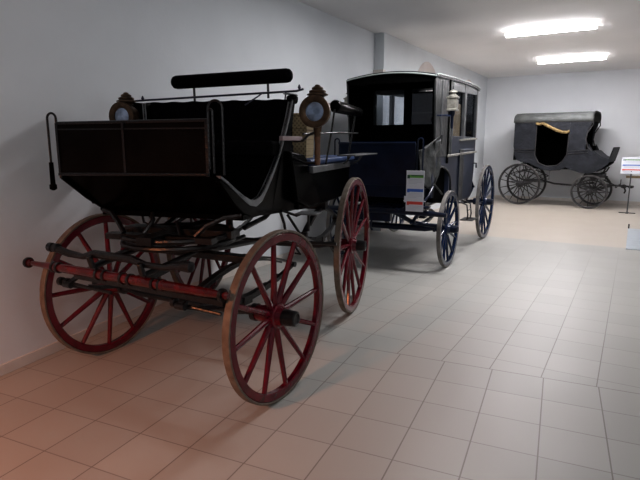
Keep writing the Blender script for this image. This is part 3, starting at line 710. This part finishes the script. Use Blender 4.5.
for s_ in (-.45, .45): mb.tube([(s_, -1.75, .80), (s_, -1.95, .90), (s_, -2.1, .99), (s_, -2.3, .99)], .022, 8).tube([(s_, -1.9, 1.1), (s_, -2.1, 1.12), (s_, -2.25, 1.05), (s_, -2.2, .99)], .018, 8)
mb.box((-.5, -2.24, .97), (.5, -2.16, 1.01)); mb.done('pump_iron', 'navy', c2)
for sg in (1, -1):
    mb = MB(); mb.box((sg * .60, -1.45, .42), (sg * .78, -1.12, .432)); st = mb.done('door_step', 'blackiron', c2, bevel=.004)
    mb = MB()
    for f in (-1.40, -1.17): mb.tube([(sg * .55, f, .69), (sg * .68, f, .64), (sg * .70, f, .50), (sg * .69, f, .43)], .010, 8)
    mb.tube([(sg * .69, -1.17, .56), (sg * .69, -1.40, .56)], .009, 6); mb.done('step_iron', 'blackiron', st)

# ============================================================ carriage 3: old charcoal landau at the back wall
c3 = thing('old_carriage', 'old charcoal leather-hooded carriage with thin dark wheels, against the back wall', 'carriage', (-.79, 14.2, 0), R(85))
wheel(c3, (-.50, 1.62, .508), .508, 14, 'oldwheel', 'oldtyre', -1, 0, hubm='oldwheel', fel=.036, fw_=.035, spr=.011)
wheel(c3, (.50, 1.70, .508), .508, 14, 'oldwheel', 'oldtyre', 1, 0, hubm='oldwheel', fel=.036, fw_=.035, spr=.011, phase=.2)
wheel(c3, (-.50, .03, .393), .393, 12, 'oldwheel', 'oldtyre', -1, 0, hubm='oldwheel', fel=.034, fw_=.035, spr=.011)
wheel(c3, (.50, .06, .393), .393, 12, 'oldwheel', 'oldtyre', 1, 0, hubm='oldwheel', fel=.034, fw_=.035, spr=.011, phase=.2)
W3 = .5
def both(q, name, m, t=.03, off=0., bevel=.006, lbl=None):
    for sg in (1, -1):
        mb = MB(); mb.side(q, sg * (W3 + off), sg * (W3 + off - t)); o = mb.done(name, m, c3, bevel=bevel)
        if lbl: lab(o, lbl)
    return o
body3 = both([(-1.78, 1.24), (-1.72, 1.11), (-1.62, 1.06), (-1.42, 1.03), (-1.25, .95), (-1.10, .88), (-.92, .86), (-.70, .88), (-.58, .95), (-.48, .90), (-.22, .82), (-.02, .82), (.15, .91), (.31, 1.04), (.33, 1.14), (.16, 1.19), (0, 1.30), (-.12, 1.50), (-.14, 1.36), (-.40, 1.26), (-.58, 1.24), (-.66, 1.09), (-.78, .99), (-1.0, .97), (-1.18, 1.04), (-1.28, 1.22), (-1.30, 1.36), (-1.80, 1.36)], 'carriage_body', 'darkgrey', bevel=.004)
mb = MB()
mb.box((-W3 + .02, -1.70, 1.09), (W3 - .02, -1.30, 1.12)).box((-W3 + .02, -1.3, .90), (W3 - .02, -.5, .93))
mb.side([(-.5, .98), (-.2, .88), (.0, .88), (.18, .96), (.31, 1.07), (.31, 1.10), (.15, 1.0), (-.1, .92), (-.5, 1.02)], -W3 + .02, W3 - .02)
mb.box((-W3 + .02, -1.80, 1.1), (W3 - .02, -1.76, 2.0)).box((-W3 + .02, -.14, .9), (W3 - .02, -.11, 1.45)); mb.done('carriage_floor', 'inner', c3)
both([(-1.79, 1.34), (-1.81, 1.44), (-1.81, 2.02), (-1.30, 2.02), (-1.30, 1.30)], 'hood_rear_quarter', 'darkgrey', bevel=.004)
both([(-.58, 1.24), (-.55, 1.98), (-.52, 2.02), (-.09, 2.02), (-.11, 1.92), (-.16, 1.80), (-.19, 1.6), (-.17, 1.30)], 'hood_front_quarter', 'darkgrey', bevel=.004)
both([(-1.82, 1.99), (-1.82, 2.02), (-.08, 2.02), (-.08, 1.99)], 'hood_seam', 'oldwheel', .012, .008)
# doorway trim and folds
mb = MB()
for sg in (1, -1):
    x = sg * (W3 + .004); mb.tube([(x, -1.29, 2.0), (x, -1.29, 1.22), (x, -1.19, 1.04), (x, -1.0, .965), (x, -.78, .985), (x, -.66, 1.08), (x, -.57, 1.24), (x, -.55, 1.98)], .012, 6)
    for z in (1.36, 1.30): mb.tube([(x, -.56, z - .04), (x, -.12, z)], .008, 6).tube([(x, -1.79, z), (x, -1.31, z)], .008, 6)
mb.split('body_bead', 'oldwheel', c3)
# rounded hood top
mb = MB(); n = 14
prof = []
for i in range(n + 1):
    a = PI * i / n; prof.append((-(W3 + .015) * math.copysign(abs(math.cos(a)) ** .45, math.cos(a)), 2.01 + .23 * math.sin(a) ** .8))
secs = []
for f, k in ((-1.835, .90), (-1.82, .97), (-1.7, 1.), (-.9, .985), (-.25, 1.), (-.12, 1.0), (-.07, .97)):
    secs.append([(x, f, 2.01 + (z - 2.01) * k) for x, z in prof])
pts = [p for s_ in secs for p in s_]; K = n + 1; fc = []
for j in range(len(secs) - 1):
    for i in range(n): a = j * K + i; fc.append((a, a + 1, a + K + 1, a + K))
fc.append(tuple(range(K))); 
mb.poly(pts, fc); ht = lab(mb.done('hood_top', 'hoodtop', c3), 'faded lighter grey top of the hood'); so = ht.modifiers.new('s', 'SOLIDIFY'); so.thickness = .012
mb = MB(); mb.tube([(-W3 - .01, -.07, 2.02)] + [(x, -.065, z) for x, z in prof[1:-1]] + [(W3 + .01, -.07, 2.02)], .012, 6)
for sg in (1, -1): mb.tube([(sg * W3, -.07, 2.03), (sg * W3, -.06, 1.93), (sg * W3, -.11, 1.85), (sg * W3, -.17, 1.74), (sg * W3, -.19, 1.6), (sg * W3, -.14, 1.42), (sg * W3, -.04, 1.33)], .014, 6)
mb.done('hood_bow', 'oldwheel', c3)
# curtain
mb = MB()
cp = [(-W3 - .02, -1.30, 1.975), (-W3 - .03, -1.22, 1.955), (-W3 - .03, -1.14, 1.975), (-W3 - .035, -1.06, 1.93), (-W3 - .035, -.95, 1.87), (-W3 - .04, -.82, 1.81), (-W3 - .04, -.70, 1.765), (-W3 - .03, -.60, 1.76), (-W3 - .02, -.55, 1.79)]
mb.tube(cp, [.03, .034, .03, .036, .034, .036, .034, .036, .03], 10); cu = lab(mb.done('rolled_curtain', 'curtain', c3), 'ochre rolled curtain edge over the doorway')
mb = MB(); A = [(-W3 - .015, f, z) for _, f, z in cp]; B = [(-W3 - .015, f, 2.0) for _, f, z in cp]
mb.poly(A + B, [(i, i + 1, len(A) + i + 1, len(A) + i) for i in range(len(A) - 1)]); mb.done('curtain_cloth', 'darkgrey', cu)
mb = MB(); mb.box((-W3 + .04, -1.75, 1.12), (W3 - .04, -1.32, 1.38)).box((-W3 + .04, -.50, 1.0), (W3 - .04, -.16, 1.34)); mb.box((.42, -1.7, .88), (.46, -.2, 2.0)); mb.done('interior_seat', 'inner', c3, bevel=.02)
# splash dash
mb = MB(); mb.side([(.29, 1.08), (.33, 1.08), (.36, 1.20), (.41, 1.42), (.385, 1.42), (.33, 1.22)], -W3, W3); mb.done('splash_board', 'darkgrey', c3, bevel=.005)
mb = MB(); mb.side([(-.02, 1.32), (.16, 1.18), (.32, 1.12), (.32, 1.15), (.16, 1.21), (.0, 1.35)], -W3 - .005, W3 + .005); mb.done('front_boot_cover', 'darkgrey', c3, bevel=.005)
# gear
axle(c3, 0, .48, .393, 'oldwheel', .035); axle(c3, -1.56, .48, .508, 'oldwheel', .035)
for s_ in (-.36, .36):
    elliptic(c3, s_, -1.56, .42, .54, .68, .84, 'oldwheel', .035); elliptic(c3, s_, 0, .36, .42, .52, .66, 'oldwheel', .035)
mb = MB(); mb.tube([(0, -1.56, .60), (0, -1.2, .60), (0, -.9, .52), (0, -.5, .50), (0, 0, .58)], .022, 8)
mb.tube([(-.3, -1.5, .84), (-.3, -1.55, .95), (-.3, -1.6, 1.06)], .02, 6).tube([(.3, -1.5, .84), (.3, -1.55, .95), (.3, -1.6, 1.06)], .02, 6)
mb.box((-.4, -.05, .66), (.4, .05, .74)).box((-.3, -.2, .74), (.3, .2, .80)).tube([(-.25, .1, .78), (-.25, .2, .85), (-.25, .25, .95)], .018, 6).tube([(.25, .1, .78), (.25, .2, .85), (.25, .25, .95)], .018, 6)
mb.done('perch', 'oldwheel', c3)
mb = MB(); circ = [(.26 * math.cos(2 * PI * k / 24), .26 * math.sin(2 * PI * k / 24), .73) for k in range(24)]; mb.tube(circ, .016, 6, closed=True); mb.done('turntable_ring', 'oldwheel', c3)
mb = MB(); mb.tube([(0, .1, .55), (0, .5, .53), (0, .82, .52)], .022, 8).tube([(-.38, .50, .52), (.38, .50, .54)], .02, 8).lathe([(-.06, .03), (0, .05), (.05, .03)], (0, .62, .52), 'y', 12)
mb.tube([(0, .55, .53), (.0, .55, .68)], .010, 6).tube([(0, .62, .52), (0, .66, .42), (0, .64, .36)], .02, 6).box((-.10, .72, .49), (.10, .80, .54)); mb.done('pole_hook', 'oldwheel', c3)
mb = MB()
for f in (-1.18, -.92): mb.tube([(-.42, f, .93), (-.50, f, .80), (-.52, f, .66)], .007, 6)
mb.box((-.58, -1.20, .655), (-.48, -.90, .662)); mb.done('carriage_step', 'oldwheel', c3)

# ============================================================ signs, rail, mat
def sign_panel(mb_parent, w, h, t=.006):
    """three-band white card, local x across, z up, faces -y"""
    mb = MB(False); mb.box((-w / 2, 0, 0), (w / 2, t, h)); p = mb.done('sign_card', 'paper', mb_parent, bevel=.001)
    bars = ((.86, 'green', .07), (.52, 'blue', .07), (.21, 'redp', .07)) if h > w else ((.84, 'green', .05), (.52, 'blue', .055), (.24, 'redp', .06))
    for zc, m, hh in bars:
        mb = MB(False); mb.box((-w * .42, -.0012, h * (zc - hh / 2)), (w * .46, 0, h * (zc + hh / 2))); mb.done('colour_band', m, p)
        mb = MB(False); mb.box((-w * .44, -.002, h * (zc - hh * .75)), (-w * .30, -.0012, h * (zc + hh * .35))); mb.box((-w * .22, -.002, h * (zc + hh * .1)), (w * .44, -.0012, h * (zc + hh * .4))); mb.done('band_print', 'darkprint' if m == 'green' else m, p)
        mb = MB(False)
        for k in range(4): mb.box((-w * .38, -.001, h * (zc - hh / 2 - .045 - .032 * k)), (w * (.40 if k < 3 else .1), 0, h * (zc - hh / 2 - .037 - .032 * k)))
        mb.done('text_line', 'grprint', p)
    return p
# narrow sign in front of the blue coach
P = lambda s, f, z: (-2.61 + s * math.cos(R(3.5)) + f * math.sin(R(3.5)), 6.26 + s * math.sin(R(3.5)) - f * math.cos(R(3.5)), z)
s1 = thing('sign', 'narrow upright white information sign hanging at the front of the blue coach', 'sign', P(.475, .68, .745), R(3.5))
sign_panel(s1, .205, .46)
mb = MB(False); mb.tube([(0, .006, .43), (0, .02, .45), (0, .025, .465)], .006, 6); mb.done('clip', 'dullmetal', s1)
mb = MB(False); mb.box((-.13, -.003, .115), (.13, -.0015, .125)).box((-.125, .007, .10), (-.10, .02, .17)); mb.done('card_flap', 'paper', s1)
# sign stand at the back
s2 = thing('sign_stand', 'white information sign on a thin metal post near the back wall', 'sign', (-.05, 13.25, 0), R(-2))
mb = MB(False); mb.bar((-.16, 0, .01), (.16, 0, .01), .05, .012).bar((0, -.10, .01), (0, .10, .01), .05, .012); mb.done('foot', 'oldwheel', s2, bevel=.002)
mb = MB(False); mb.tube([(0, 0, .01), (0, 0, .92)], .013, 8); mb.done('post', 'dullmetal', s2)
o = sign_panel(s2, .405, .36); o.location = (.0, -.02, .86); o.rotation_euler = (R(-12), 0, 0)
# pale wooden pole lying level beside the sign
s3 = thing('wooden_rail', 'pale wooden rail held level on a metal leg, right of the sign stand', 'rail', (.6, 13.3, 0), 0)
mb = MB(False); mb.tube([(-.74, 0, .79), (1.6, 0, .79)], .026, 12); mb.done('pole', 'wood', s3)
mb = MB(False); mb.tube([(.5, .0, .0), (.5, 0, .75)], .014, 8).tube([(1.5, .0, .0), (1.5, 0, .75)], .014, 8).tube([(-.40, 0, .28), (1.5, 0, .28)], .018, 8).box((.35, -.1, 0), (.65, .1, .012)).box((1.35, -.1, 0), (1.65, .1, .012)); mb.done('leg', 'oldwheel', s3)
# grey sheet on the floor
s4 = thing('floor_sheet', 'flat pale grey-blue sheet lying on the floor at the right edge', 'sheet', (.78, 9.78, 0), 0)
mb = MB(False); mb.box((-.78, -1.14, 0), (.9, 1.0, .012)); mb.done('sheet', 'mat_grey', s4, bevel=.002)
mb = MB(False); mb.tube([(-.77, .99, .012), (-.77, .99, .09)], .012, 8).box((-.60, -.62, .012), (-.45, -.45, .03)); mb.done('peg', 'blackiron', s4)

# ------------------------------------------------------------ lights
def area(name, loc, rot, sx, sy, power, col):
    l = bpy.data.lights.new(name, 'AREA'); l.shape = 'RECTANGLE'; l.size = sx; l.size_y = sy; l.energy = power; l.color = col
    o = bpy.data.objects.new(name, l); C.objects.link(o); o.location = loc; o.rotation_euler = rot; return o
sp = bpy.data.lights.new('warm_spot', 'SPOT'); sp.energy = 340; sp.color = (1, .34, .15); sp.spot_size = R(62); sp.spot_blend = .9; sp.shadow_soft_size = .12
so = bpy.data.objects.new('warm_spot', sp); C.objects.link(so); so.location = (-2.3, -1.6, 2.3)
so.rotation_euler = (Vector((-2.3, 1.2, 0)) - so.location).to_track_quat('-Z', 'Y').to_euler()
pl = bpy.data.lights.new('unseen_fill', 'POINT'); pl.energy = 52; pl.color = (.97, .98, 1); pl.shadow_soft_size = .35  # added unseen fill behind the camera, lifts the near ceiling and left wall
po = bpy.data.objects.new('unseen_fill', pl); C.objects.link(po); po.location = (.8, -1.4, 2.5)
area('light_row_near', (-1.33, 9.24, 3.17), (0, 0, 0), 1.3, .12, 36, (1, .98, 1))
area('light_row_far', (-1.35, 12.6, 3.17), (0, 0, 0), 1.3, .12, 52, (1, .98, 1))
area('ceiling_row_lamp', (-1.33, 5.75, 3.2), (0, 0, 0), 1.3, .2, 60, (1, .98, 1))
area('cool_side_light', (3.9, 1.5, 1.7), (0, R(90), 0), 2.4, 3.0, 10, (.9, .95, 1))  # unseen cool area light facing in from the right; the wall there is closed
w = bpy.data.worlds.new('world'); bpy.context.scene.world = w; w.use_nodes = True
w.node_tree.nodes['Background'].inputs[0].default_value = (.80, .88, 1, 1); w.node_tree.nodes['Background'].inputs[1].default_value = .10

# ------------------------------------------------------------ camera
cd = bpy.data.cameras.new('camera'); cam = bpy.data.objects.new('camera', cd); C.objects.link(cam)
cam.location = (0, 0, 1.5); cam.rotation_euler = (PI / 2 - .1815, 0, .5359)
cd.sensor_width = 36; cd.lens = 525.07 * 36 / 640; cd.clip_start = .05
bpy.context.scene.camera = cam
vs = bpy.context.scene.view_settings; vs.view_transform = 'Standard'; vs.look = 'None'; vs.exposure = .54; vs.gamma = .84
